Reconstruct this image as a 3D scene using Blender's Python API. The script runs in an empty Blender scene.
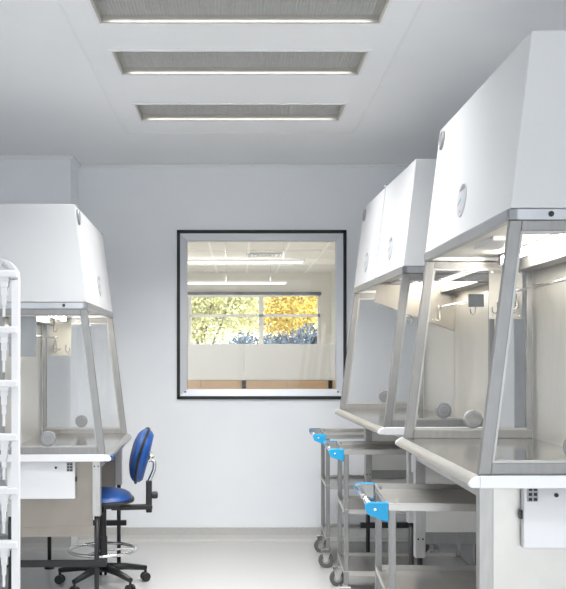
import bpy, bmesh, math, random
from mathutils import Vector, Matrix
random.seed(7)
S = bpy.context.scene
COL = S.collection
PI = math.pi
EYE = 1.41
CEIL = 2.835
BACK = 7.07

# ------------------------------------------------------------------ materials
MATS = {}
def mat(name, col, rough=.5, metal=0., noise=0., nscale=8., bump=0., bscale=200., stretch=None, emit=None, estr=0., spec=.5, coat=0.):
    if name in MATS: return MATS[name]
    m = bpy.data.materials.new(name); m.use_nodes = True
    nt = m.node_tree; b = nt.nodes['Principled BSDF']
    b.inputs['Base Color'].default_value = (*col, 1)
    b.inputs['Roughness'].default_value = rough
    b.inputs['Metallic'].default_value = metal
    b.inputs['Specular IOR Level'].default_value = spec
    b.inputs['Coat Weight'].default_value = coat
    tc = nt.nodes.new('ShaderNodeTexCoord'); mp = nt.nodes.new('ShaderNodeMapping')
    nt.links.new(tc.outputs['Object'], mp.inputs['Vector'])
    if stretch: mp.inputs['Scale'].default_value = stretch
    if noise > 0:
        n = nt.nodes.new('ShaderNodeTexNoise'); n.inputs['Scale'].default_value = nscale
        n.inputs['Detail'].default_value = 4
        nt.links.new(mp.outputs[0], n.inputs['Vector'])
        r = nt.nodes.new('ShaderNodeValToRGB')
        lo = [max(0, c*(1-noise)) for c in col]; hi = [min(1, c*(1+noise)) for c in col]
        r.color_ramp.elements[0].position = .3; r.color_ramp.elements[1].position = .7
        r.color_ramp.elements[0].color = (*lo, 1); r.color_ramp.elements[1].color = (*hi, 1)
        nt.links.new(n.outputs['Fac'], r.inputs[0]); nt.links.new(r.outputs[0], b.inputs['Base Color'])
    if bump > 0:
        n2 = nt.nodes.new('ShaderNodeTexNoise'); n2.inputs['Scale'].default_value = bscale
        nt.links.new(mp.outputs[0], n2.inputs['Vector'])
        bp = nt.nodes.new('ShaderNodeBump'); bp.inputs['Strength'].default_value = bump
        bp.inputs['Distance'].default_value = .002
        nt.links.new(n2.outputs['Fac'], bp.inputs['Height']); nt.links.new(bp.outputs[0], b.inputs['Normal'])
    if emit:
        b.inputs['Emission Color'].default_value = (*emit, 1); b.inputs['Emission Strength'].default_value = estr
    MATS[name] = m
    return m

def glass_mat(name, tint, amount):
    m = bpy.data.materials.new(name); m.use_nodes = True
    nt = m.node_tree; nt.nodes.clear()
    out = nt.nodes.new('ShaderNodeOutputMaterial'); mx = nt.nodes.new('ShaderNodeMixShader')
    tr = nt.nodes.new('ShaderNodeBsdfTransparent'); gl = nt.nodes.new('ShaderNodeBsdfGlossy')
    tr.inputs[0].default_value = (*tint, 1); gl.inputs['Roughness'].default_value = .02
    lw = nt.nodes.new('ShaderNodeFresnel'); lw.inputs[0].default_value = 1.45
    mu = nt.nodes.new('ShaderNodeMath'); mu.operation = 'MULTIPLY'; mu.inputs[1].default_value = amount
    nt.links.new(lw.outputs[0], mu.inputs[0]); nt.links.new(mu.outputs[0], mx.inputs[0])
    nt.links.new(tr.outputs[0], mx.inputs[1]); nt.links.new(gl.outputs[0], mx.inputs[2])
    nt.links.new(mx.outputs[0], out.inputs[0])
    return m

WGLASS_ = None
WALL = mat('wall_paint', (.85, .865, .89), .55, noise=.012, nscale=3, bump=.04, bscale=300)
CEILM = mat('ceiling_paint', (.88, .885, .89), .6, noise=.01, nscale=3)
TRIMW = mat('white_trim', (.84, .84, .84), .4)
FLOOR = mat('vinyl_floor', (.52, .515, .50), .3, noise=.03, nscale=60, spec=.4)
COVE = mat('vinyl_cove', (.50, .49, .47), .45, noise=.04, nscale=70)
HWHITE = mat('white_enamel', (.60, .603, .608), .45, noise=.008, nscale=4)
STEEL = mat('brushed_steel', (.54, .525, .50), .33, 1., noise=.05, nscale=14, stretch=(1, 1, 14), bump=.05, bscale=90)
FRAMEST = mat('frame_steel', (.31, .305, .30), .42, .9, noise=.06, nscale=10, stretch=(6, 6, 1))
LIPST = mat('lip_steel', (.46, .455, .44), .35, .9, noise=.05)
STEELF = mat('satin_steel', (.50, .49, .48), .38, 1., noise=.06, nscale=10, stretch=(6, 6, 1))
STEELP = mat('back_steel', (.74, .72, .685), .42, 1., noise=.04, nscale=10, stretch=(1, 14, 1), bump=.05, bscale=60)
STEELD = mat('dark_steel', (.36, .36, .36), .4, 1., noise=.05)
CHROME = mat('chrome', (.78, .78, .79), .14, 1.)
TOPST = mat('polished_worktop', (.62, .60, .57), .13, 1., noise=.04, nscale=9, stretch=(1, 8, 1))
BAND = mat('aluminium_band', (.55, .56, .58), .36, 1., noise=.05)
CREAM = mat('cream_plate', (.80, .77, .70), .4, noise=.02)
GREYPL = mat('grey_plate', (.40, .41, .42), .5, .6, noise=.06, nscale=20)
GROM = mat('grey_rubber', (.27, .27, .275), .6, noise=.1, nscale=40)
GROML = mat('pale_rubber', (.44, .44, .43), .6, noise=.1, nscale=40)
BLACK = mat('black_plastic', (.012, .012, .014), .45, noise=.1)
BLKFR = mat('black_gasket', (.008, .009, .010), .5, noise=.1)
FRAMEG = mat('grey_window_frame', (.64, .66, .70), .4, .2, noise=.01)
BLUEP = mat('blue_plastic', (.010, .37, .70), .38, noise=.05, nscale=60)
BLUEF = mat('blue_vinyl', (.012, .075, .29), .42, noise=.12, nscale=90, bump=.15, bscale=260)
BLUELT = mat('light_blue_print', (.25, .58, .80), .5)
GRAYPR = mat('grey_print', (.30, .31, .33), .5)
BADGE = mat('badge_silver', (.47, .475, .49), .4, noise=.02)
BADGED = mat('badge_grey', (.24, .25, .265), .35)
RUBBER = mat('grey_tyre', (.12, .115, .11), .6, noise=.1)
HUBG = mat('grey_hub', (.36, .35, .33), .5)
PLAST = mat('white_plastic', (.76, .76, .775), .35, noise=.01)
LOUV = mat('louver_metal', (.60, .595, .575), .5, 0., noise=.05, nscale=30)
BEIGEM = mat('beige_reflector', (.50, .475, .43), .4, 0.)
LAMPW = mat('lamp_cover', (.9, .88, .82), .4, emit=(1, .95, .85), estr=31)
LAMPR = mat('linear_lamp', (.9, .9, .88), .4, emit=(1, .97, .9), estr=1.3)
WOOD = mat('tan_wood', (.50, .335, .20), .5, noise=.06, nscale=8, stretch=(1, 8, 8))
PANEL = mat('pale_panel', (.62, .61, .585), .6, noise=.012, nscale=5)
FWALL = mat('far_wall_paint', (.78, .77, .74), .6, noise=.01)
FCEIL = mat('ceiling_tile', (.80, .78, .74), .7, noise=.015, nscale=30)
TBAR = mat('white_tee_bar', (.92, .92, .91), .5)
BROWNP = mat('taupe_panel', (.33, .30, .265), .45, .7, noise=.05)
TAUPE = mat('taupe_steel', (.40, .37, .33), .5, .85, noise=.05)
BLIND = mat('grey_blind', (.16, .16, .17), .7, noise=.1)
YLEAF = mat('golden_leaves', (.86, .62, .13), .6, noise=.35, nscale=3)
GLEAF = mat('pale_green_leaves', (.76, .72, .38), .6, noise=.35, nscale=3)
DLEAF = mat('blue_green_leaves', (.09, .12, .16), .6, noise=.4, nscale=3)
BARK = mat('bark', (.14, .10, .075), .8, noise=.3, nscale=20)
PAVE = mat('paving', (.42, .42, .42), .8, noise=.1, nscale=4)
GLASS = glass_mat('panel_glass', (.992, .994, .992), .5)
WGLASS = WGLASS_ = glass_mat('window_glass', (.97, .98, .98), .55)

# ------------------------------------------------------------------ mesh builder
class MB:
    def __init__(s): s.bm = bmesh.new()
    def box(s, a, b):
        x0, x1 = sorted((a[0], b[0])); y0, y1 = sorted((a[1], b[1])); z0, z1 = sorted((a[2], b[2]))
        v = [s.bm.verts.new(p) for p in ((x0,y0,z0),(x1,y0,z0),(x1,y1,z0),(x0,y1,z0),(x0,y0,z1),(x1,y0,z1),(x1,y1,z1),(x0,y1,z1))]
        for f in ((3,2,1,0),(4,5,6,7),(0,1,5,4),(1,2,6,5),(2,3,7,6),(3,0,4,7)): s.bm.faces.new([v[i] for i in f])
        return s
    def prism(s, pts, d):                       # planar polygon of 3D points extruded by vector d
        d = Vector(d); a = [s.bm.verts.new(p) for p in pts]; b = [s.bm.verts.new(Vector(p)+d) for p in pts]
        n = len(pts); s.bm.faces.new(a[::-1]); s.bm.faces.new(b)
        for i in range(n): s.bm.faces.new((a[i], a[(i+1)%n], b[(i+1)%n], b[i]))
        return s
    def bar(s, p, q, w, h, up=(0,0,1)):         # rectangular bar between two points
        p, q = Vector(p), Vector(q); t = (q-p).normalized(); up = Vector(up)
        a = t.cross(up)
        if a.length < 1e-4: a = t.cross(Vector((0,1,0)))
        a.normalize(); b = a.cross(t).normalized()
        c = [p+a*w/2*i+b*h/2*j for i, j in ((-1,-1),(1,-1),(1,1),(-1,1))]
        return s.prism(c, q-p)
    def tube(s, pts, r, seg=12, cap=True):
        pts = [Vector(p) for p in pts]; n = len(pts)
        rr = r if isinstance(r, (list, tuple)) else [r]*n
        rings = []; ref = None
        for i, p in enumerate(pts):
            t = (pts[min(i+1,n-1)]-pts[max(i-1,0)]).normalized()
            if ref is None: ref = Vector((0,0,1)) if abs(t.z) < .9 else Vector((1,0,0))
            a = (ref - t*ref.dot(t)).normalized(); ref = a; b = t.cross(a)
            rings.append([s.bm.verts.new(p+(a*math.cos(k*2*PI/seg)+b*math.sin(k*2*PI/seg))*rr[i]) for k in range(seg)])
        for i in range(n-1):
            for k in range(seg):
                f = s.bm.faces.new((rings[i][k], rings[i][(k+1)%seg], rings[i+1][(k+1)%seg], rings[i+1][k])); f.smooth = True
        if cap: s.bm.faces.new(rings[0][::-1]); s.bm.faces.new(rings[-1])
        return s
    def lathe(s, prof, o, axis=(0,0,1), seg=24):  # prof: (radius, height) along axis from o
        o = Vector(o); t = Vector(axis).normalized()
        ref = Vector((1,0,0)) if abs(t.x) < .9 else Vector((0,1,0))
        a = (ref-t*ref.dot(t)).normalized(); b = t.cross(a); rings = []
        for r, h in prof:
            if r < 1e-6: rings.append([s.bm.verts.new(o+t*h)])
            else: rings.append([s.bm.verts.new(o+t*h+(a*math.cos(k*2*PI/seg)+b*math.sin(k*2*PI/seg))*r) for k in range(seg)])
        for A, B in zip(rings, rings[1:]):
            for k in range(seg):
                q = []
                for ring, ks in ((A, (k, k+1)), (B, (k+1, k))):
                    if len(ring) == 1: q.append(ring[0])
                    else: q += [ring[ks[0]%seg], ring[ks[1]%seg]]
                q = list(dict.fromkeys(q))
                if len(q) > 2: s.bm.faces.new(q)
        for ring, rev in ((rings[0], True), (rings[-1], False)):
            if len(ring) > 2: s.bm.faces.new(ring[::-1] if rev else ring)
        return s
    def build(s, name, material, parent=None, bevel=0., smooth=False, seg=2):
        bmesh.ops.recalc_face_normals(s.bm, faces=s.bm.faces)
        me = bpy.data.meshes.new(name); s.bm.to_mesh(me); s.bm.free()
        me.materials.append(material)
        if smooth:
            for p in me.polygons: p.use_smooth = True
            me.set_sharp_from_angle(angle=math.radians(38))
        o = bpy.data.objects.new(name, me); COL.objects.link(o)
        if parent: o.parent = parent
        if bevel > 0:
            md = o.modifiers.new('bevel', 'BEVEL'); md.width = bevel; md.segments = seg; md.limit_method = 'ANGLE'
            md.angle_limit = math.radians(40)
        return o

def tag(o, label, cat, group=None, kind=None):
    o['label'] = label; o['category'] = cat
    if group: o['group'] = group
    if kind: o['kind'] = kind
    return o
def empty(name, loc, label, cat, rz=0, group=None):
    o = bpy.data.objects.new(name, None); COL.objects.link(o); o.empty_display_size = .1
    o.location = loc; o.rotation_euler = (0, 0, rz)
    return tag(o, label, cat, group)
def struct(o): o['kind'] = 'structure'; return o
def copy_tree(o, parent=None):
    c = o.copy(); COL.objects.link(c)
    if parent: c.parent = parent
    for ch in list(o.children): copy_tree(ch, c)
    return c

# ------------------------------------------------------------------ room shell
RX = 1.85; Y0 = -1.6
FX = [(5.35, 5.73), (4.40, 4.80), (3.67, 4.05), (1.0, 1.38), (-.2, .18)]
FXW = .605
struct(MB().box((-RX, Y0, -.1), (RX, BACK+.12, 0)).build('floor', FLOOR))
m = MB(); y = BACK
for a, b in FX:
    m.box((-RX, b, CEIL), (RX, y, CEIL+.12)); m.box((-RX, a, CEIL), (-FXW, b, CEIL+.12)); m.box((FXW, a, CEIL), (RX, b, CEIL+.12)); y = a
m.box((-RX, Y0, CEIL), (RX, y, CEIL+.12))
struct(m.build('ceiling', CEILM))
struct(MB().box((-RX-.1, Y0, 0), (-RX, BACK, CEIL)).build('wall_left', WALL))
struct(MB().box((RX, Y0, 0), (RX+.1, BACK, CEIL)).build('wall_right', WALL))
DX0, DX1, DZ0, DZ1 = -1.75, 1.75, .35, 2.72
struct(MB().box((-RX, Y0-.1, 0), (DX0, Y0, CEIL)).box((DX1, Y0-.1, 0), (RX, Y0, CEIL)).box((DX0, Y0-.1, 0), (DX1, Y0, DZ0)).box((DX0, Y0-.1, DZ1), (DX1, Y0, CEIL)).build('wall_front', WALL))
w3 = MB()
for x in (DX0, -.025, DX1-.05): w3.box((x, Y0-.07, DZ0), (x+.05, Y0-.02, DZ1))
for z in (DZ0, DZ1-.05): w3.box((DX0, Y0-.07, z), (DX1, Y0-.02, z+.05))
w3 = struct(w3.build('added_fill_window', TRIMW))  # added window behind the camera, lets sky light in as soft fill
MB().box((DX0+.04, Y0-.05, DZ0+.04), (DX1-.04, Y0-.044, DZ1-.04)).build('window_pane', WGLASS_, w3)
WX0, WX1, WZ0, WZ1 = -.474, .800, 1.070, 2.342
m = MB()
m.box((-RX-.1, BACK, -.1), (WX0+.02, BACK+.12, 3.3)); m.box((WX1-.02, BACK, -.1), (RX+.1, BACK+.12, 3.3))
m.box((WX0+.02, BACK, -.1), (WX1-.02, BACK+.12, WZ0+.02)); m.box((WX0+.02, BACK, WZ1-.02), (WX1-.02, BACK+.12, 3.3))
struct(m.build('wall_back', WALL))
struct(MB().box((-RX, 6.76, 0), (-1.215, BACK, CEIL)).build('wall_corner', WALL, bevel=.006))
def cove(x0, x1, yy, name):
    prof = [(0, yy, .0), (0, yy-.045, 0), (0, yy-.03, .006), (0, yy-.014, .022), (0, yy-.006, .05), (0, yy-.004, .105), (0, yy, .108)]
    struct(MB().prism([(x0, p[1], p[2]) for p in prof], (x1-x0, 0, 0)).build(name, COVE))
cove(-1.215, RX, BACK, 'baseboard_back'); cove(-RX, -1.215, 6.76, 'baseboard_left')
struct(MB().box((-RX, 6.735, CEIL-.022), (-1.2, 6.76, CEIL)).box((-1.215, 6.735, CEIL-.022), (-1.19, BACK-.02, CEIL)).box((-1.2, BACK-.022, CEIL-.022), (RX, BACK, CEIL)).build('trim_1', TRIMW, bevel=.008))
m = MB()
m.box((-.737, 6.05, CEIL-.0035), (.737, 6.062, CEIL)); m.box((.73, Y0, CEIL-.0035), (.742, 6.062, CEIL)); m.box((-.742, Y0, CEIL-.0035), (-.73, 6.062, CEIL))
struct(m.build('trim_2', TRIMW))

# window in the back wall
w = struct(MB().box((WX0, BACK-.014, WZ0), (WX0+.024, BACK+.03, WZ1)).box((WX1-.024, BACK-.014, WZ0), (WX1, BACK+.03, WZ1))
    .box((WX0, BACK-.014, WZ0), (WX1, BACK+.03, WZ0+.024)).box((WX0, BACK-.014, WZ1-.026), (WX1, BACK+.03, WZ1)).build('window_1', BLKFR, bevel=.002))
def ring(x0, x1, z0, z1, ya, yb, wd, taper=0.):     # picture-frame ring with mitred, slightly sloping faces
    m = MB(); o = [(x0, z0), (x1, z0), (x1, z1), (x0, z1)]; i = [(x0+wd, z0+wd), (x1-wd, z0+wd), (x1-wd, z1-wd), (x0+wd, z1-wd)]
    A = [m.bm.verts.new((p[0], ya, p[1])) for p in o]; B = [m.bm.verts.new((p[0], ya+taper, p[1])) for p in i]
    C = [m.bm.verts.new((p[0], yb, p[1])) for p in o]; D = [m.bm.verts.new((p[0], yb, p[1])) for p in i]
    for k in range(4):
        j = (k+1) % 4
        for q in ((A[k],A[j],B[j],B[k]), (B[k],B[j],D[j],D[k]), (D[k],D[j],C[j],C[k]), (C[k],C[j],A[j],A[k])): m.bm.faces.new(q)
    return m
ring(WX0+.022, WX1-.022, WZ0+.022, WZ1-.024, BACK-.006, BACK+.11, .052, .02).build('window_frame', FRAMEG, w)
for x in (WX0+.055, WX1-.07): MB().box((x, BACK+.002, WZ0+.05), (x+.014, BACK+.014, WZ0+.06)).build('frame_tag', BLACK, w)
MB().box((WX0+.06, BACK+.07, WZ0+.06), (WX1-.06, BACK+.076, WZ1-.06)).build('window_pane', WGLASS, w)

# ------------------------------------------------------------------ recessed ceiling lights
def ceiling_light(first=True):
    r = empty('ceiling_light', (0, 0, CEIL), '', 'ceiling light', group='recessed louvered ceiling lights')
    W, H = FXW, .19
    m = MB(); t = .012
    m.box((-W, -H, 0), (-W+t, H, .11)); m.box((W-t, -H, 0), (W, H, .11)); m.box((-W, -H, 0), (W, -H+t, .11)); m.box((-W, H-t, 0), (W, H, .11))
    m.build('housing', BEIGEM, r)
    m = MB(); e = .012
    m.box((-W-e, -H-e, -.006), (W+e, -H+.004, 0)); m.box((-W-e, H-.004, -.006), (W+e, H+e, 0))
    m.box((-W-e, -H, -.006), (-W+.004, H, 0)); m.box((W-.004, -H, -.006), (W+e, H, 0))
    m.build('frame', TRIMW, r, bevel=.002)
    m = MB()
    n = 76
    for i in range(n+1):
        x = -W+t+.03 + (2*W-2*t-.06)*i/n; m.box((x-.0012, -H+t, .03), (x+.0012, H-t, .048))
    for i in range(16):
        yy = -H+t + (2*H-2*t)*(i+.5)/16; m.box((-W+t, yy-.0012, .03), (W-t, yy+.0012, .048))
    m.build('louver', LOUV, r)
    MB().box((-W+t, -H+t, .10), (W-t, H-t, .108)).build('reflector', BEIGEM, r)
    L = bpy.data.lights.new('lamp', 'AREA'); L.shape = 'RECTANGLE'; L.size = 1.12; L.size_y = .33
    L.energy = 19; L.color = (.985, .99, 1); L.spread = math.radians(126)
    lo = bpy.data.objects.new('lamp', L); COL.objects.link(lo); lo.parent = r; lo.location = (0, 0, .022)
    return r
cl = ceiling_light()
FXL = ['recessed louvered ceiling light farthest back, nearest the window wall', 'recessed louvered ceiling light in the middle of the visible row',
       'recessed louvered ceiling light nearest at the top edge of the photo',
       'added unseen louvered ceiling light for fill, just ahead of the viewpoint', 'added unseen louvered ceiling light for fill, right over the viewpoint']  # last two fixtures are out of view, added to light the room
for i, (a, b) in enumerate(FX):
    o = cl if i == 0 else copy_tree(cl)
    o.location = (0, (a+b)/2, CEIL); o['label'] = FXL[i]

# ------------------------------------------------------------------ laminar flow hoods
def hood(s, x0, y0, yaw, L, Zb, label, modules=1, legs=(.05, 1.2), gauge_v=.06, plates='cream', leg_u=-.045, badge_v=(.5,), tick_v=None):
    """s=+1: opens towards -x (right row); s=-1: mirrored (left row). u measured inwards from front lower edge of the housing."""
    r = empty('laminar_flow_hood', (x0, y0, 0), label, 'laminar flow hood', yaw, 'laminar flow hoods along both walls')
    P = lambda u, v, z: (s*u, v, z)
    Zt = Zb+(.535 if s == 1 else .518); Zg = Zb-.80; SL = .065/.535; D = .56
    def on_front(v, z, off=0.): return Vector(P((z-Zb)*SL-off, v, z))
    nrm = Vector((-s*.525, 0, .065)).normalized()
    # housing
    h = MB().prism([P(0, 0, Zb), P(.065, 0, Zt), P(D, 0, Zt), P(D, 0, Zb)], (0, L, 0)).build('housing', HWHITE, r, bevel=.004)
    if modules == 2:
        a, b = on_front(L/2, Zb+.004, .0015), on_front(L/2, Zt-.004, .0015)
        MB().bar(a, b, .003, .0032, (1, 0, 0)).build('panel_seam', BADGE, h)
        MB().box(P(.06, L/2-.02, Zt), P(.09, L/2+.02, Zt+.012)).build('lifting_lug', HWHITE, h)
    if tick_v is not None:
        MB().box(P(.062, tick_v-.012, Zt-.03), P(.08, tick_v+.012, Zt+.008)).build('lifting_lug', HWHITE, h)
    # pressure gauge
    g = MB().lathe([(.040, 0), (.040, .006), (.036, .009), (.034, .007), (0, .007)], on_front(gauge_v, Zt-.062), nrm, 28).build('pressure_gauge', STEELD, h, smooth=True)
    MB().lathe([(.033, .0068), (0, .0082)], on_front(gauge_v, Zt-.062), nrm, 24).build('gauge_dial', BADGED, g)
    # round badges with their printed mark
    for bv in badge_v:
        c = on_front(bv, Zb+.134); up = Vector((s*.065, 0, .525)).normalized(); al = Vector((0, -s, 0)); R = .062
        bd = MB().lathe([(R, 0), (R, .003), (R-.003, .004), (0, .004)], c, nrm, 32).build('badge', BADGE, h, smooth=True)
        seg = [c+nrm*.0042+(al*math.cos(t)+up*math.sin(t))*R*.97 for t in [math.radians(d) for d in range(38, 143, 8)]]
        MB().prism(seg, nrm*.001).build('badge_cap', BADGED, bd)
        lt = [(-.048, -.010), (-.030, .001), (-.016, .004), (-.002, .010), (-.001, .001), (-.018, -.006), (-.034, -.012), (-.046, -.018)]
        MB().prism([c+nrm*.0038+al*x+up*z for x, z in lt], nrm*.0009).build('badge_lettering', GRAYPR, bd)
        em = [(.004, -.002), (.014, .006), (.016, .001), (.028, .014), (.034, .008), (.024, -.004), (.018, -.002), (.012, -.008)]
        MB().prism([c+nrm*.0038+al*(.004+x*.7)+up*z*.7 for x, z in em], nrm*.0009).build('badge_emblem', BLUELT, bd)
        MB().lathe([(.006, 0), (.006, .0009), (0, .001)], c+nrm*.0038-up*.042, nrm, 12).build('badge_dot', BADGED, bd)
    # metal band under the housing
    m = MB(); e = .004; zb = Zb-.034
    m.box(P(-e, -e, zb), P(.022, L+e, Zb-.001)); m.box(P(D-.02, -e, zb), P(D+.002, L+e, Zb-.001))
    m.box(P(-e, -e, zb), P(D, .02, Zb-.001)); m.box(P(-e, L-.02, zb), P(D, L+e, Zb-.001))
    bnd = m.build('band', BAND, r, bevel=.002)
    for vv, dv in ((-e, -1), (L+e, 1)):
        MB().lathe([(.0085, 0), (.0085, .004), (0, .005)], P(.121, vv, Zb-.0165), (0, dv, 0), 14).build('screw_cap', BLACK, bnd)
    # inner ceiling with filter tray and work light
    ic = MB().box(P(.02, .015, Zb-.016), P(D-.02, L-.015, Zb-.002)).build('inner_ceiling', CREAM, r)
    MB().box(P(.09, .52, Zb-.034), P(.19, .80, Zb-.015)).build('ballast_cover', PLAST, ic, bevel=.004)
    m = MB().tube([P(.30, .16, Zb-.040), P(.30, L-.16, Zb-.040)], .013, 12)
    tl = m.build('work_light', LAMPW, r)
    MB().box(P(.285, .12, Zb-.026), P(.315, L-.12, Zb-.0155)).box(P(.285, .125, Zb-.06), P(.315, .16, Zb-.016)).box(P(.285, L-.16, Zb-.06), P(.315, L-.125, Zb-.016)).build('light_bracket', STEELF, tl)
    MB().box(P(.38, .02, Zb-.08), P(.455, L-.02, Zb-.017)).build('filter_tray', FRAMEST, ic, bevel=.003)
    # glazed side panels
    for v, dv in ((0, 1), (L, -1)):
        fw = .037; th = .026; va, vb = v, v+dv*th; dy = (0, vb-va, 0)
        zt, zg = zb, Zg
        fu = lambda z: -.095*(zt-z)/(zt-zg)
        m = MB()
        m.prism([P(fu(zg), va, zg), P(fu(zt), va, zt), P(fu(zt)+fw, va, zt), P(fu(zg)+fw, va, zg)], dy)
        m.prism([P(fu(zg)+fw, va, zg), P(fu(zg+fw)+fw, va, zg+fw), P(.46, va, zg+fw), P(.46, va, zg)], dy)
        m.prism([P(fu(zt-.033)+fw, va, zt-.033), P(fw, va, zt), P(.46, va, zt), P(.46, va, zt-.033)], dy)
        m.box(P(.435, va, zg+fw), P(.46, vb, zt-.033))
        fr = m.build('side_panel', FRAMEST, r, bevel=.003)
        lw = .007; vl = v+dv*.003; dl = (0, dv*.022, 0); a0, a1 = zg+fw, zt-.033
        m = MB()
        m.prism([P(fu(a0)+fw-.0005, vl, a0), P(fu(a1)+fw-.0005, vl, a1), P(fu(a1)+fw+lw, vl, a1), P(fu(a0)+fw+lw, vl, a0)], dl)
        m.prism([P(fu(a0)+fw, vl, a0-.0005), P(.4355, vl, a0-.0005), P(.4355, vl, a0+lw), P(fu(a0)+fw, vl, a0+lw)], dl)
        m.prism([P(fu(a1)+fw, vl, a1-lw), P(.4355, vl, a1-lw), P(.4355, vl, a1+.0005), P(fu(a1)+fw, vl, a1+.0005)], dl)
        m.build('glazing_lip', LIPST, fr)
        # inner lip round the glass
        vc = v+dv*th*.5
        MB().prism([P(fu(zg+fw)+fw, vc-.003, zg+fw), P(fu(zt-.033)+fw, vc-.003, zt-.033), P(.435, vc-.003, zt-.033), P(.435, vc-.003, zg+fw)], (0, .006, 0)).build('glass_pane', GLASS, fr)
        gc = P(.205, vc, Zg+.083)
        gm = GROML if (dv == -1 and modules == 1 and s == 1) else GROM
        gr = MB().lathe([(0, -.012), (.036, -.012), (.040, -.008), (.040, .008), (.036, .012), (0, .012)], gc, (0, 1, 0), 28).build('grommet', gm, fr, smooth=True)
        for q in (-1, 1): MB().lathe([(.022, .0115), (.025, .0115), (.025, .014), (.022, .014), (.022, .0115)], gc, (0, q, 0), 28).build('grommet_rim', GREYPL, gr)
        # hook plate and hooks
        if plates == 'cream':
            pm = CREAM if dv == -1 else GREYPL
            pu0, pu1, pz0, pz1 = .27, .415, Zb-.285, Zb-.07
        else:
            pm = GREYPL; pu0, pu1, pz0, pz1 = .335, .415, Zb-.20, Zb-.135
        vi = vb+dv*.001
        pl = MB().box(P(pu0, vi, pz0), P(pu1, vi+dv*.004, pz1)).build('hook_plate', pm, r, bevel=.0035)
        for uu in (pu0+.014, pu1-.014):
            for zz in (pz0+.014, pz1-.014): MB().lathe([(.005, 0), (.004, .003), (0, .0035)], P(uu, vi+dv*.004, zz), (0, dv, 0), 10).build('screw', CHROME, pl)
        if dv == -1 or plates != 'cream':
            spots = ((pu0+.035, pz0+.06), (pu1-.03, pz0+.06), (pu1-.03, pz1-.02)) if plates == 'cream' else (((pu0+pu1)/2, pz0),)
            for uu, zz in spots:
                vo = vi+dv*.006
                pts = [P(uu, vo, zz+.012), P(uu, vo+dv*.006, zz-.006)]
                for k in range(9):
                    t = PI*k/8; pts.append(P(uu-.012*(1-math.cos(t)), vo+dv*.012, zz-.022-.013*math.sin(t)))
                pts.append(P(uu-.024, vo+dv*.012, zz-.008))
                MB().tube(pts, .0028, 8).build('hook', STEELD, pl)
    # hanging rod
    uR = .365; zR = Zb-.168
    rod = MB().tube([P(uR, .032, zR), P(uR, L-.032, zR)], .0065, 12).build('hanging_rod', CHROME, r)
    vs = [L*.5-.05] if modules == 2 else [L-.10]
    for v in vs:
        m = MB().box(P(uR-.012, v-.012, zR-.012), P(uR+.012, v+.012, zR+.012))
        m.build('hook_clamp', CHROME, rod, bevel=.003)
        for q in (-1, 1):
            pts = [P(uR, v+q*.004, zR-.008), P(uR-.004, v+q*.03, zR-.06)]
            for k in range(8):
                t = PI*k/7; pts.append(P(uR-.004-.014*(1-math.cos(t)), v+q*.034, zR-.065-.014*math.sin(t)))
            MB().tube(pts, .0035, 8).build('hook', STEELF, rod)
    # back panels
    n = modules
    for k in range(n):
        MB().box(P(.468, L*k/n+(.003 if k else .0), Zg-.03), P(.485, L*(k+1)/n-(.003 if k < n-1 else 0), zb)).build('back_panel', STEELP, r)
    MB().box(P(.486, .0, Zg-.03), P(D-.001, L, zb-.001)).build('rear_plenum', HWHITE, r)
    if modules == 2:
        v = L/2
        MB().prism([P(.012, v-.006, Zb-.017), P(.466, v-.006, Zb-.017), P(.466, v-.006, Zb-.305), P(-.002, v-.006, Zb-.135)], (0, .012, 0)).build('divider', TAUPE, r, bevel=.001)
    # worktop
    c = MB().prism([P(-.095, -.012, Zg), P(.467, -.012, Zg), P(.467, -.012, Zg-.035), P(-.095, -.012, Zg-.035)], (0, L+.024, 0)).build('worktop', TOPST, r, bevel=.002)
    prof = [(-.0955, Zg), (-.108, Zg-.004), (-.119, Zg-.011), (-.126, Zg-.020), (-.128, Zg-.027), (-.125, Zg-.033), (-.118, Zg-.037), (-.0955, Zg-.037)]
    am = MB().prism([P(u, .001, z) for u, z in prof], (0, L-.002, 0)).build('armrest', STEEL, c, smooth=True)
    for va, vb in ((-.020, .0), (L, L+.020)):
        m = MB().prism([P(u, va, z+.001) for u, z in prof], (0, vb-va, 0))
        v2 = -.013 if va < 0 else L+.013
        m.box(P(-.0955, va if va < 0 else v2, Zg-.037), P(.47, v2 if va < 0 else vb, Zg+.002))
        m.build('end_cap', PLAST, c, bevel=.004)
    if s == -1: MB().box(P(-.1325, .001, Zg-.036), P(-.118, .085, Zg-.010)).build('corner_tab', BLUEF, c, bevel=.001)
    # stand
    zs = Zg-.036
    for v in legs:
        for u in (leg_u, .41):
            lg = MB().box(P(u-.022, v-.022, .55), P(u+.022, v+.022, zs)).build('leg', STEELF, r, bevel=.003)
            MB().tube([P(u, v, .012), P(u, v, .57)], .013, 12).build('leg_rod', BLACK, lg)
            MB().lathe([(.034, 0), (.034, .008), (.014, .02), (0, .02)], P(u, v, 0), (0, 0, 1), 20).build('foot', BLACK, lg)
            for q in (-.01, .01): MB().lathe([(.004, 0), (.004, .003)], P(u+q, v-.022, zs-.38 if s == 1 else zs-.03), (0, -1, 0), 10).build('bolt', BLACK, lg)
        MB().box(P(leg_u+.021, v-.008, zs-.405), P(.389, v+.008, zs-.355)).build('side_rail', FRAMEST if s == 1 else BROWNP, r)
        MB().box(P(leg_u+.021, v-.004, zs-.356), P(.389, v+.004, zs)).build('side_brace', STEELP if s == 1 else BROWNP, r)
        MB().box(P(leg_u-.05, v-.014, .28), P(.44, v+.014, .315)).build('crossbar', BLACK, r, bevel=.004)
    v0, v1 = legs
    MB().box(P(.395, v0+.021, zs-.30), P(.43, v1-.021, zs-.24)).build('rear_rail', STEELF, r, bevel=.003)
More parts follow.
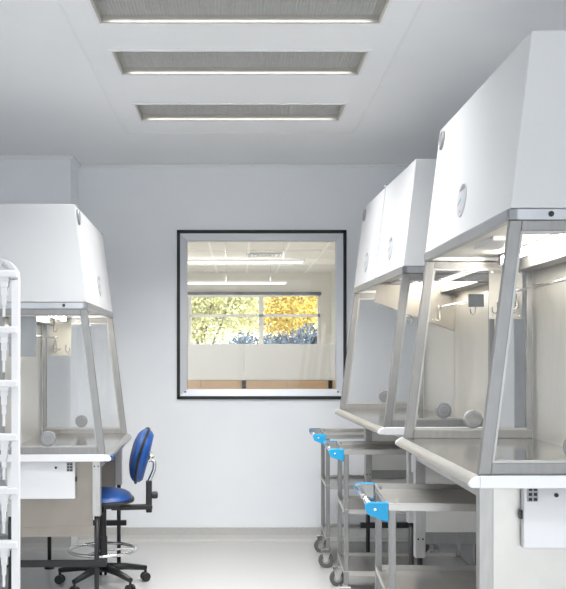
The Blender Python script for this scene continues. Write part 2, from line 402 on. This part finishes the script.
    MB().box(P(leg_u-.015, v0+.02, zs-.05), P(leg_u+.015, v1-.02, zs)).build('front_rail', STEELF, r, bevel=.003)
    # control box under the worktop, facing the near end
    cb = MB().box(P(.065, v0-.04, zs-.20), P(.42, v0-.008, zs-.0005)).build('control_box', PLAST, r, bevel=.004)
    m = MB().box(P(.075, v0-.044, zs-.055), P(.108, v0-.039, zs-.006)); ol = m.build('outlet', GREYPL, cb, bevel=.002)
    for i in range(2):
        for j in range(3): MB().box(P(.079+.0155*i, v0-.046, zs-.052+.0155*j), P(.089+.0155*i, v0-.0435, zs-.043+.0155*j)).build('socket', BLACK, ol)
    MB().lathe([(.007, 0), (.006, .006), (0, .007)], P(.165, v0-.04, zs-.035), (0, -1, 0), 14).build('button', BLACK, cb)
    MB().box(P(.058, v0-.03, zs-.11), P(.066, v0-.01, zs-.085)).build('latch', BLACK, cb)
    return r
hood(1, .81, 2.817, .004, 1.272, 1.846, 'white and steel laminar flow hood nearest on the right, over the front blue-handled cart', 1, (.12, 1.165), 1.185, 'cream', -.045, (.666,))
hood(1, .81, 4.672, .034, 1.575, 1.846, 'white and steel laminar flow hood with two round badges, beside the interior window', 2, (.13, 1.435), 1.475, 'small', .07, (.40, 1.17))
hood(-1, -.805, 4.947, .031, 1.302, 1.682, 'white and steel laminar flow hood on the left, beside the blue chair', 1, (.05, 1.25), .065, 'cream', -.045, (.68,), 1.27)

# ------------------------------------------------------------------ steel utility carts
def cart():
    r = empty('utility_cart', (0, 0, 0), '', 'cart', group='steel carts with blue handles')
    W, X1 = .50, .74; t = .026      # width along y, length along x
    for lx in (0, X1-t):
        for ly in (0, W-t):
            MB().box((lx, ly, .125), (lx+t, ly+t, .872)).build('leg', FRAMEST, r, bevel=.002)
            cs = MB().lathe([(.022, .12), (.022, .128)], (lx+t/2, ly+t/2, 0)).build('caster', STEELF, r)
            cx, cy = lx+t/2-.012, ly+t/2
            MB().box((cx-.032, cy-.02, .108), (cx+.036, cy+.02, .12)).prism([(cx-.028, cy-.02, .11), (cx+.030, cy-.02, .11), (cx+.008, cy-.02, .04), (cx-.012, cy-.02, .04)], (0, .003, 0)).prism([(cx-.028, cy+.017, .11), (cx+.030, cy+.017, .11), (cx+.008, cy+.017, .04), (cx-.012, cy+.017, .04)], (0, .003, 0)).build('caster_fork', CHROME, cs)
            MB().lathe([(.030, -.015), (.046, -.015), (.05, -.011), (.05, .011), (.046, .015), (.030, .015)], (cx, cy, .05), (0, 1, 0), 28).build('wheel', RUBBER, cs, smooth=True)
            MB().lathe([(0, -.016), (.012, -.016), (.03, -.0145), (.03, .0145), (.012, .016), (0, .016)], (cx, cy, .05), (0, 1, 0), 24).build('wheel_hub', HUBG, cs, smooth=True)
    for z, rim in ((.856, .020), (.524, .020), (.18, .020)):
        i = 0 if z > .8 else .004
        m = MB(); e = .0025
        m.box((t*.0+i, i, z), (X1-i, W-i, z+.004))
        m.box((i-e, i-e, z-.004), (i, W-i+e, z+rim)); m.box((X1-i, i-e, z-.004), (X1-i+e, W-i+e, z+rim))
        m.box((i-e, i-e, z-.004), (X1-i+e, i, z+rim)); m.box((i-e, W-i, z-.004), (X1-i+e, W-i+e, z+rim))
        for a in ((i-e-.003, i-e-.003, X1-i+e, i+.004), (i-e-.003, W-i-.004, X1-i+e, W-i+e+.003)): m.box((a[0], a[1], z+rim), (a[2], a[3], z+rim+.004))
        m.box((i-e-.003, i, z+rim), (i+.004, W-i, z+rim+.004))
        m.build('tray', STEEL, r, bevel=.001)
    hx = -.084; hz = .862
    MB().tube([(hx+.018, .004, hz), (hx+.018, W-.004, hz)], .0125, 16).build('handle_bar', CHROME, r)
    for yy, d in ((-.004, -1), (W+.004, 1)):
        pr = [(-.003, hz-.050), (-.003, hz+.02), (hx+.012, hz+.02), (hx+.002, hz+.015), (hx, hz+.006), (hx, hz-.004), (hx+.008, hz-.022)]
        b = MB().prism([(x, yy, z) for x, z in pr], (0, d*.010, 0))
        b.box((hx+.006, yy, hz+.0165), (-.003, yy-d*.016, hz+.0205)); b.box((hx-.001, yy, hz-.004), (hx+.004, yy-d*.018, hz+.014))
        bk = b.build('handle_bracket', BLUEP, r, bevel=.003)
        MB().prism([(x*.93-.003, yy-d*.0004, hz+(z-hz)*.86) for x, z in pr], (0, -d*.002, 0)).build('bracket_liner', STEELF, bk)
        MB().lathe([(.006, 0), (.005, .002), (0, .0025)], (-.05, yy+d*.010, hz-.004), (0, d, 0), 12).build('screw', CHROME, bk)
    return r
c1 = cart()
spots = [(.566, 6.19, -.02, 'stainless steel cart with blue handle farthest back, under the window'), (.578, 5.22, -.03, 'middle stainless steel cart with blue handle, between two others'), (.530, 3.345, -.045, 'nearest stainless steel cart with blue handle, under the near hood')]
for i, (x, y, a, l) in enumerate(spots):
    o = c1 if i == 0 else copy_tree(c1)
    o.location = (x, y, 0); o.rotation_euler = (0, 0, a); o['label'] = l

# ------------------------------------------------------------------ blue laboratory chair
def chair(x, y, rz):
    r = empty('lab_chair', (x, y, 0), 'blue vinyl lab chair with black base, beside the left hood', 'chair', rz)
    def pad(c, R, ax, ay, az, thick, puff, back=.45):       # rounded cushion: axes ax, ay span it, az is the normal
        m = MB(); rings = []; n = 40
        for rr, h in ((.0, 1.0), (.35, .97), (.65, .86), (.85, .62), (.95, .36), (1.0, 0), (.96, -.5*back), (.85, -.85*back), (0, -back)):
            if rr == 0: rings.append([m.bm.verts.new(c+az*h*thick)]); continue
            row = []
            for k in range(n):
                t = 2*PI*k/n; ct, st = math.cos(t), math.sin(t); p = 2.6
                q = (abs(ct)**p+abs(st)**p)**(-1/p)
                row.append(m.bm.verts.new(c+ax*(ct*q*R[0]*rr)+ay*(st*q*R[1]*rr)+az*(h*thick+puff*(ct*q*rr)**2)))
            rings.append(row)
        for A, B in zip(rings, rings[1:]):
            for k in range(n):
                q = [A[0]] if len(A) == 1 else [A[k], A[(k+1)%n]]
                q += [B[0]] if len(B) == 1 else [B[(k+1)%n], B[k]]
                m.bm.faces.new(q)
        return m
    def rim(c, R, ax, ay, az, puff, rad):
        pts = []; n = 40
        for k in range(n+1):
            t = 2*PI*k/n; ct, st = math.cos(t), math.sin(t); p = 2.6; q = (abs(ct)**p+abs(st)**p)**(-1/p)
            pts.append(c+ax*(ct*q*R[0])+ay*(st*q*R[1])+az*(puff*(ct*q)**2))
        return MB().tube(pts, rad, 8, cap=False)
    # local: faces -x; seat centre at origin
    X, Yv, Z = Vector((1,0,0)), Vector((0,1,0)), Vector((0,0,1))
    sc = Vector((-.045, 0, .54))
    st = pad(sc, (.235, .225), Yv, X, Z, .05, -.0).build('seat', BLUEF, r, smooth=True)
    rim(sc-Z*.012, (.236, .226), Yv, X, Z, 0, .010).build('seat_piping', BLACK, st, smooth=True)
    MB().lathe([(.19, .515), (.19, .528)], (0, 0, 0), seg=30).build('seat_pan', BLACK, st)
    n = Vector((-1, 0, .25)).normalized(); up = Vector((.25, 0, 1)).normalized()
    bc = Vector((.235, 0, .79))
    bk = pad(bc, (.205, .165), Yv, up, n, .057, .025, .85).build('backrest', BLUEF, r, smooth=True)
    rim(bc-n*.004, (.207, .167), Yv, up, n, .03, .009).build('backrest_piping', BLACK, bk, smooth=True)
    pts = [bc-n*.04, bc-n*.085-up*.02, Vector((.315, 0, .735)), Vector((.312, 0, .70)), Vector((.285, 0, .64)), Vector((.28, 0, .58))]
    sp = MB().tube(pts, .012, 12).build('back_post', CHROME, r)
    MB().lathe([(.035, 0), (.03, .014), (.014, .02), (.012, .03)], bc-n*.05, -n, 20).build('back_swivel', CHROME, sp, smooth=True)
    m = MB().box((.262, -.02, .44), (.298, .02, .635)); m.build('post_sleeve', BLACK, r, bevel=.006)
    MB().lathe([(.02, 0), (.022, .01), (.022, .03), (.016, .036), (0, .036)], (.298, 0, .545), (1, 0, 0), 18).build('knob', BLACK, r, smooth=True)
    MB().box((-.09, -.07, .475), (.10, .07, .515)).box((.05, -.028, .46), (.30, .028, .488)).build('tilt_mechanism', BLACK, r, bevel=.006)
    MB().tube([(0, -.06, .492), (0, -.20, .485), (0, -.25, .48)], [.006, .006, .01], 10).build('lever', BLACK, r)
    MB().lathe([(.028, .09), (.028, .30), (.022, .305), (.022, .475)], (0, 0, 0), seg=20).build('gas_column', BLACK, r, smooth=True)
    ringp = [(.2*math.cos(2*PI*k/36), .2*math.sin(2*PI*k/36), .22) for k in range(37)]
    fr = MB().tube(ringp, .01, 10, cap=False)
    for k in range(3): t = 2*PI*k/3; fr.tube([(.025*math.cos(t), .025*math.sin(t), .22), (.2*math.cos(t), .2*math.sin(t), .22)], .007, 8)
    fr.build('foot_ring', CHROME, r, smooth=True)
    for k in range(5):
        t = 2*PI*k/5+.3; ct, s_ = math.cos(t), math.sin(t)
        lg = MB().tube([(.02*ct, .02*s_, .115), (.14*ct, .14*s_, .105), (.28*ct, .28*s_, .082)], [.024, .021, .015], 12).build('base_leg', BLACK, r)
        cpos = Vector((.275*ct, .275*s_, .028)); ax = Vector((-s_, ct, 0))
        w = MB()
        for q in (-1, 1): w.lathe([(.0, 0), (.027, 0), (.028, .004), (.028, .014), (.024, .018), (0, .018)], cpos+ax*(q*.006), ax*q, 20)
        w.tube([cpos+Vector((0,0,.02)), cpos+Vector((0,0,.06))], .008, 10)
        w.build('caster', BLACK, lg, smooth=True)
    return r
chair(-.835, 5.72, .15)

# ------------------------------------------------------------------ white plastic rack at the left edge
def rack():
    Y = 4.3; k = 940/Y
    r = empty('storage_rack', (-1.11, Y, 0), 'white plastic rack with arched top in front of the left hood', 'rack')
    hw = .085; zt = 1.832-hw*.95
    def arch(w, z0, z1, ww):
        pts = [(w, 0, z0)] + [(w*math.cos(t), 0, z1+w*math.sin(t)*.95) for t in [PI*i/16 for i in range(17)]] + [(-w, 0, z0)]
        return pts
    m = MB(); pts = arch(hw, .03, zt, 1)
    for p, q in zip(pts, pts[1:]):
        d = (Vector(q)-Vector(p)).normalized()*.002
        m.bar(Vector(p)-d, Vector(q)+d, .033, .033, (0, 1, 0))
    m.build('arched_frame', PLAST, r)
    for i, z in enumerate((1.775, 1.52, 1.275, 1.03, .785, .54, .295)):
        sh = MB().box((-hw-.004, -.028, z-.016), (hw+.012, .028, z+.016)).build('rung', PLAST, r, bevel=.006)
        m = MB(); zz = z-.015
        for w0, h in ((.042, .016), (.036, .028), (.027, .038), (.019, .045), (.012, .055)):
            m.box((.028-w0*.3, -w0/2, zz-h), (.028+w0*.7, w0/2, zz)); zz -= h-.0005
        m.build('stepped_bracket', PLAST, sh, bevel=.002)
    MB().box((-.16, -.16, 0), (.16, .16, .03)).build('base_plate', PLAST, r, bevel=.008)
rack()

# ------------------------------------------------------------------ room beyond the interior window
FY = 19.5; FC = 3.10; FL, FR = -3.6, 1.89
YB = BACK+.125
struct(MB().box((FL-.1, YB, -.1), (FR+.1, FY+.2, 0)).build('floor_beyond', FLOOR))
struct(MB().box((FL-.1, YB, FC), (FR+.1, FY+.2, FC+.1)).build('ceiling_beyond', FCEIL))
struct(MB().box((FR, YB, 0), (FR+.1, FY+.2, FC)).build('wall_beyond_right', FWALL))
struct(MB().box((FL-.1, YB, 0), (FL, FY+.2, FC)).build('wall_beyond_left', FWALL))
GX0, GX1, GZ0, GZ1 = -1.06, 1.66, 1.0, 2.66
struct(MB().box((FL, FY, 0), (GX0, FY+.2, FC)).box((GX1, FY, 0), (FR, FY+.2, FC)).box((GX0, FY, 0), (GX1, FY+.2, GZ0)).box((GX0, FY, GZ1), (GX1, FY+.2, FC)).build('wall_beyond_back', FWALL))
m = MB()
for x in [-.47-.61*i for i in range(1, 6)][::-1] + [-.47, .14, .75, 1.36]: m.box((x-.018, YB, FC-.008), (x+.018, FY, FC))
yy = 8.0
while yy < FY: m.box((FL, yy-.012, FC-.008), (FR, yy+.012, FC)); yy += 1.22
struct(m.build('trim_4', TBAR))
wm = MB()
for x in (GX0, .39, GX1-.05): wm.box((x, FY+.02, GZ0), (x+(.10 if x == .39 else .05), FY+.1, GZ1))
for z in (GZ0, 2.18, GZ1-.05): wm.box((GX0, FY+.02, z), (GX1, FY+.1, z+.055))
w2 = struct(wm.build('window_2', TBAR, bevel=.004))
MB().box((GX0+.04, FY+.055, GZ0+.04), (GX1-.04, FY+.062, GZ1-.04)).build('window_pane', WGLASS, w2)
bl = empty('roller_blind', (.1, FY-.03, GZ1), 'grey rolled-up blind at the top of the far outdoor window', 'blind')
MB().box((-1.2, -.045, -.025), (1.58, .02, .035)).build('cassette', BLIND, bl, bevel=.006)
MB().box((-1.18, -.03, -.075), (.75, -.018, -.02)).build('blind_fabric', TBAR, bl)
# linear pendant lamps
def pendant(y, xe, z, ln, label, k=1.):
    r = empty('pendant_lamp', (xe-ln/2, y, z), label, 'pendant light', group='linear pendants in the room beyond')
    MB().box((-ln/2, -.05, 0), (ln/2, .05, .035)).build('lamp_body', TBAR, r, bevel=.004)
    MB().box((-ln/2+.03, -.042, -.016), (ln/2-.03, .042, -.001)).build('diffuser', LAMPR, r, bevel=.004)
    Lp = bpy.data.lights.new('lamp', 'AREA'); Lp.shape = 'RECTANGLE'; Lp.size = ln-.1; Lp.size_y = .08; Lp.energy = 15*k; Lp.color = (1, .97, .92)
    lu = bpy.data.objects.new('lamp', Lp); COL.objects.link(lu); lu.parent = r; lu.location = (0, 0, .04); lu.rotation_euler = (PI, 0, 0)
    Lq = bpy.data.lights.new('lamp', 'AREA'); Lq.shape = 'RECTANGLE'; Lq.size = ln-.1; Lq.size_y = .08; Lq.energy = 50*k; Lq.color = (1, .97, .92); Lq.spread = math.radians(150)
    lq = bpy.data.objects.new('lamp', Lq); COL.objects.link(lq); lq.parent = r; lq.location = (0, 0, -.02)
    n = 4
    for i in range(n):
        x = -ln/2+.3+(ln-.6)*i/(n-1); MB().tube([(x, 0, .035), (x, 0, FC-z-.01)], .0018, 8).build('cable', STEELD, r)
        MB().lathe([(.04, 0), (.04, .012)], (x, 0, FC-z-.004)).build('canopy', TBAR, r)
    MB().box((-ln/2+1.0, -.054, -.012), (-ln/2+1.05, .054, .004)).build('joint_clip', GREYPL, r)
pendant(13.07, .90, 2.69, 3.0, 'white linear pendant lamp nearest the interior window, longer in view')
pendant(17.0, .85, 2.69, 3.0, 'white linear pendant lamp close to the far outdoor window')
pendant(8.5, .90, 2.69, 3.0, 'added unseen pendant lamp lighting the screens, just behind the interior window above its top edge', .35)  # added lamp out of view, brightens the screens and cabinets
av = empty('ceiling_air_diffuser', (.41, 16.0, FC), 'square white ceiling air diffuser in the room beyond the interior window', 'air vent')
m = MB()
for k in range(4):
    h = .29-.07*k; z = -.012-.004*k
    m.box((-h, -h, z), (h, -h+.02, z+.01)); m.box((-h, h-.02, z), (h, h, z+.01)); m.box((-h, -h, z), (-h+.02, h, z+.01)); m.box((h-.02, -h, z), (h, h, z+.01))
m.build('vane', TBAR, av); MB().box((-.30, -.30, -.008), (.30, .30, .001)).build('backing', GREYPL, av)
# screens on tan cabinets
PY = 9.5
gx = [-2.585, -1.71, -.835, .04, .915, 1.79]
pos = ['not built', 'hidden past the left edge of the interior window', 'left of the seam in the interior window', 'wide middle one in the interior window', 'at the right edge of the interior window']
for i, (a, b) in enumerate(zip(gx, gx[1:])):
    if i == 0: continue
    t = tag(MB().box((a+.001, PY+.05, 1.1535), (b-.001, PY+.085, 1.512)).build('screen_panel', PANEL, bevel=.003), 'pale grey desk screen panel, ' + pos[i], 'screen panel', 'pale screen panels beyond the window')
    cbn = empty('base_cabinet', ((a+b)/2, PY+.25, 0), 'tan wooden base cabinet below the panel ' + pos[i], 'cabinet', group='tan cabinets beyond the window')
    hw = (b-a)/2-.019
    MB().box((-hw, -.22, .08), (hw, .25, 1.1435)).build('body', WOOD, cbn, bevel=.002)
    MB().box((hw, -.235, .08), (hw+.037, .25, 1.1435)).build('gap_shade_strip', BLACK, cbn)  # black strip stands in for the deep shade between cabinets
    MB().box((-hw+.01, -.18, 0), (hw-.01, .24, .08)).build('plinth', BLACK, cbn)
    for q in (-1, 1):
        d = MB().box((min(0, q*(hw-.003))+.002, -.238, .1), (max(0, q*(hw-.003))-.002, -.221, 1.14)).build('door', WOOD, cbn, bevel=.002)
        MB().tube([(q*.05, -.24, .9), (q*.05, -.262, .9), (q*.05, -.262, .75), (q*.05, -.24, .75)], .005, 8).build('handle', STEELF, d)
tag(MB().box((gx[1], PY+.02, 1.144), (gx[-1], PY+.5, 1.153)).build('counter_slab', PANEL, bevel=.002), 'pale worktop slab running along the tan cabinets beyond the window', 'worktop')

# ------------------------------------------------------------------ outdoors
struct(MB().box((-25, FY+.25, -.6), (25, 75, -.5)).build('ground', PAVE))
def leafball(c, R, n, sz):
    m = MB()
    blobs = [(Vector(c)+Vector((random.uniform(-1,1)*R[0]*.6, random.uniform(-1,1)*R[1]*.6, random.uniform(-1,1)*R[2]*.6)), random.uniform(.35, .6)) for _ in range(22)]
    for i in range(n):
        bc, br = random.choice(blobs)
        d = Vector((random.gauss(0,1), random.gauss(0,1), random.gauss(0,1))).normalized()*random.random()**.4
        p = bc+Vector((d.x*R[0]*br, d.y*R[1]*br, d.z*R[2]*br))
        a = Vector((random.gauss(0,1), random.gauss(0,1), random.gauss(0,1))).normalized(); b = a.orthogonal().normalized(); s = sz*random.uniform(.6, 1.3)
        m.bm.faces.new([m.bm.verts.new(q) for q in (p-a*s, p+b*s*.6, p+a*s, p-b*s*.6)])
    return m
def tree(name, x, y, zc, R, mt, n, label, cat='tree'):
    r = empty(name, (x, y, -.5), label, cat)
    leafball((0, 0, zc+.5), R, n, .07).build('foliage', mt, r)
    m = MB().tube([(0, 0, 0), (.04, .03, zc*.35), (-.03, 0, zc+.5)], [.14, .10, .05], 10)
    for k in range(4):
        t = k*1.7; m.tube([(0, 0, zc*.45+.3*k), (R[0]*.5*math.cos(t), R[1]*.5*math.sin(t), zc+.5+R[2]*.2)], [.05, .015], 8)
    m.build('trunk', BARK, r)
tree('tree', 2.3, 39.5, 4.4, (2.7, 1.8, 2.5), YLEAF, 22000, 'golden autumn tree on the right beyond the far outdoor window')
tree('tree', -1.35, 34, 3.1, (2.25, 1.3, 2.5), GLEAF, 20000, 'pale yellow-green tree on the left beyond the far outdoor window')
tree('tree', -7.0, 41, 4.0, (2.6, 2.0, 2.8), GLEAF, 8000, 'yellow-green tree far left, mostly hidden beyond the far window frame')
for i, (x, y, w, h) in enumerate(((.35, 28.2, .75, 1.05), (1.35, 30.2, .85, 1.2), (2.6, 32.3, 1.0, 1.4))):
    tree('shrub', x, y, .95, (w, .7, h), DLEAF, 6000, 'dark blue-green shrub under the golden tree, ' + ('left of three', 'middle of three', 'right of three')[i], 'shrub')

# ------------------------------------------------------------------ light from outside, camera, colour
wd = bpy.data.worlds.new('sky'); S.world = wd; wd.use_nodes = True
bg = wd.node_tree.nodes['Background']; bg.inputs[0].default_value = (.91, .95, 1, 1); bg.inputs[1].default_value = 2.3
sun = bpy.data.lights.new('sun', 'SUN'); sun.energy = 3.5; sun.angle = .02; sun.color = (1, .95, .86)
so = bpy.data.objects.new('sun', sun); COL.objects.link(so); so.rotation_euler = (math.radians(48), 0, math.radians(-72))
cam = bpy.data.cameras.new('camera'); co = bpy.data.objects.new('camera', cam); COL.objects.link(co)
co.location = (0, 0, EYE); co.rotation_euler = (PI/2, 0, 0)
cam.sensor_fit = 'HORIZONTAL'; cam.sensor_width = 36; cam.lens = 940/566*36
cam.shift_x = (283-240)/566; cam.shift_y = (354-294.5)/566; cam.clip_start = .02; cam.clip_end = 300
S.camera = co
S.view_settings.view_transform = 'Standard'; S.view_settings.look = 'None'
S.view_settings.exposure = 0.44; S.view_settings.gamma = 1; S.view_settings.use_curve_mapping = False
S.cycles.max_bounces = 14; S.cycles.diffuse_bounces = 12; S.cycles.transparent_max_bounces = 24
S.cycles.caustics_reflective = False; S.cycles.caustics_refractive = False
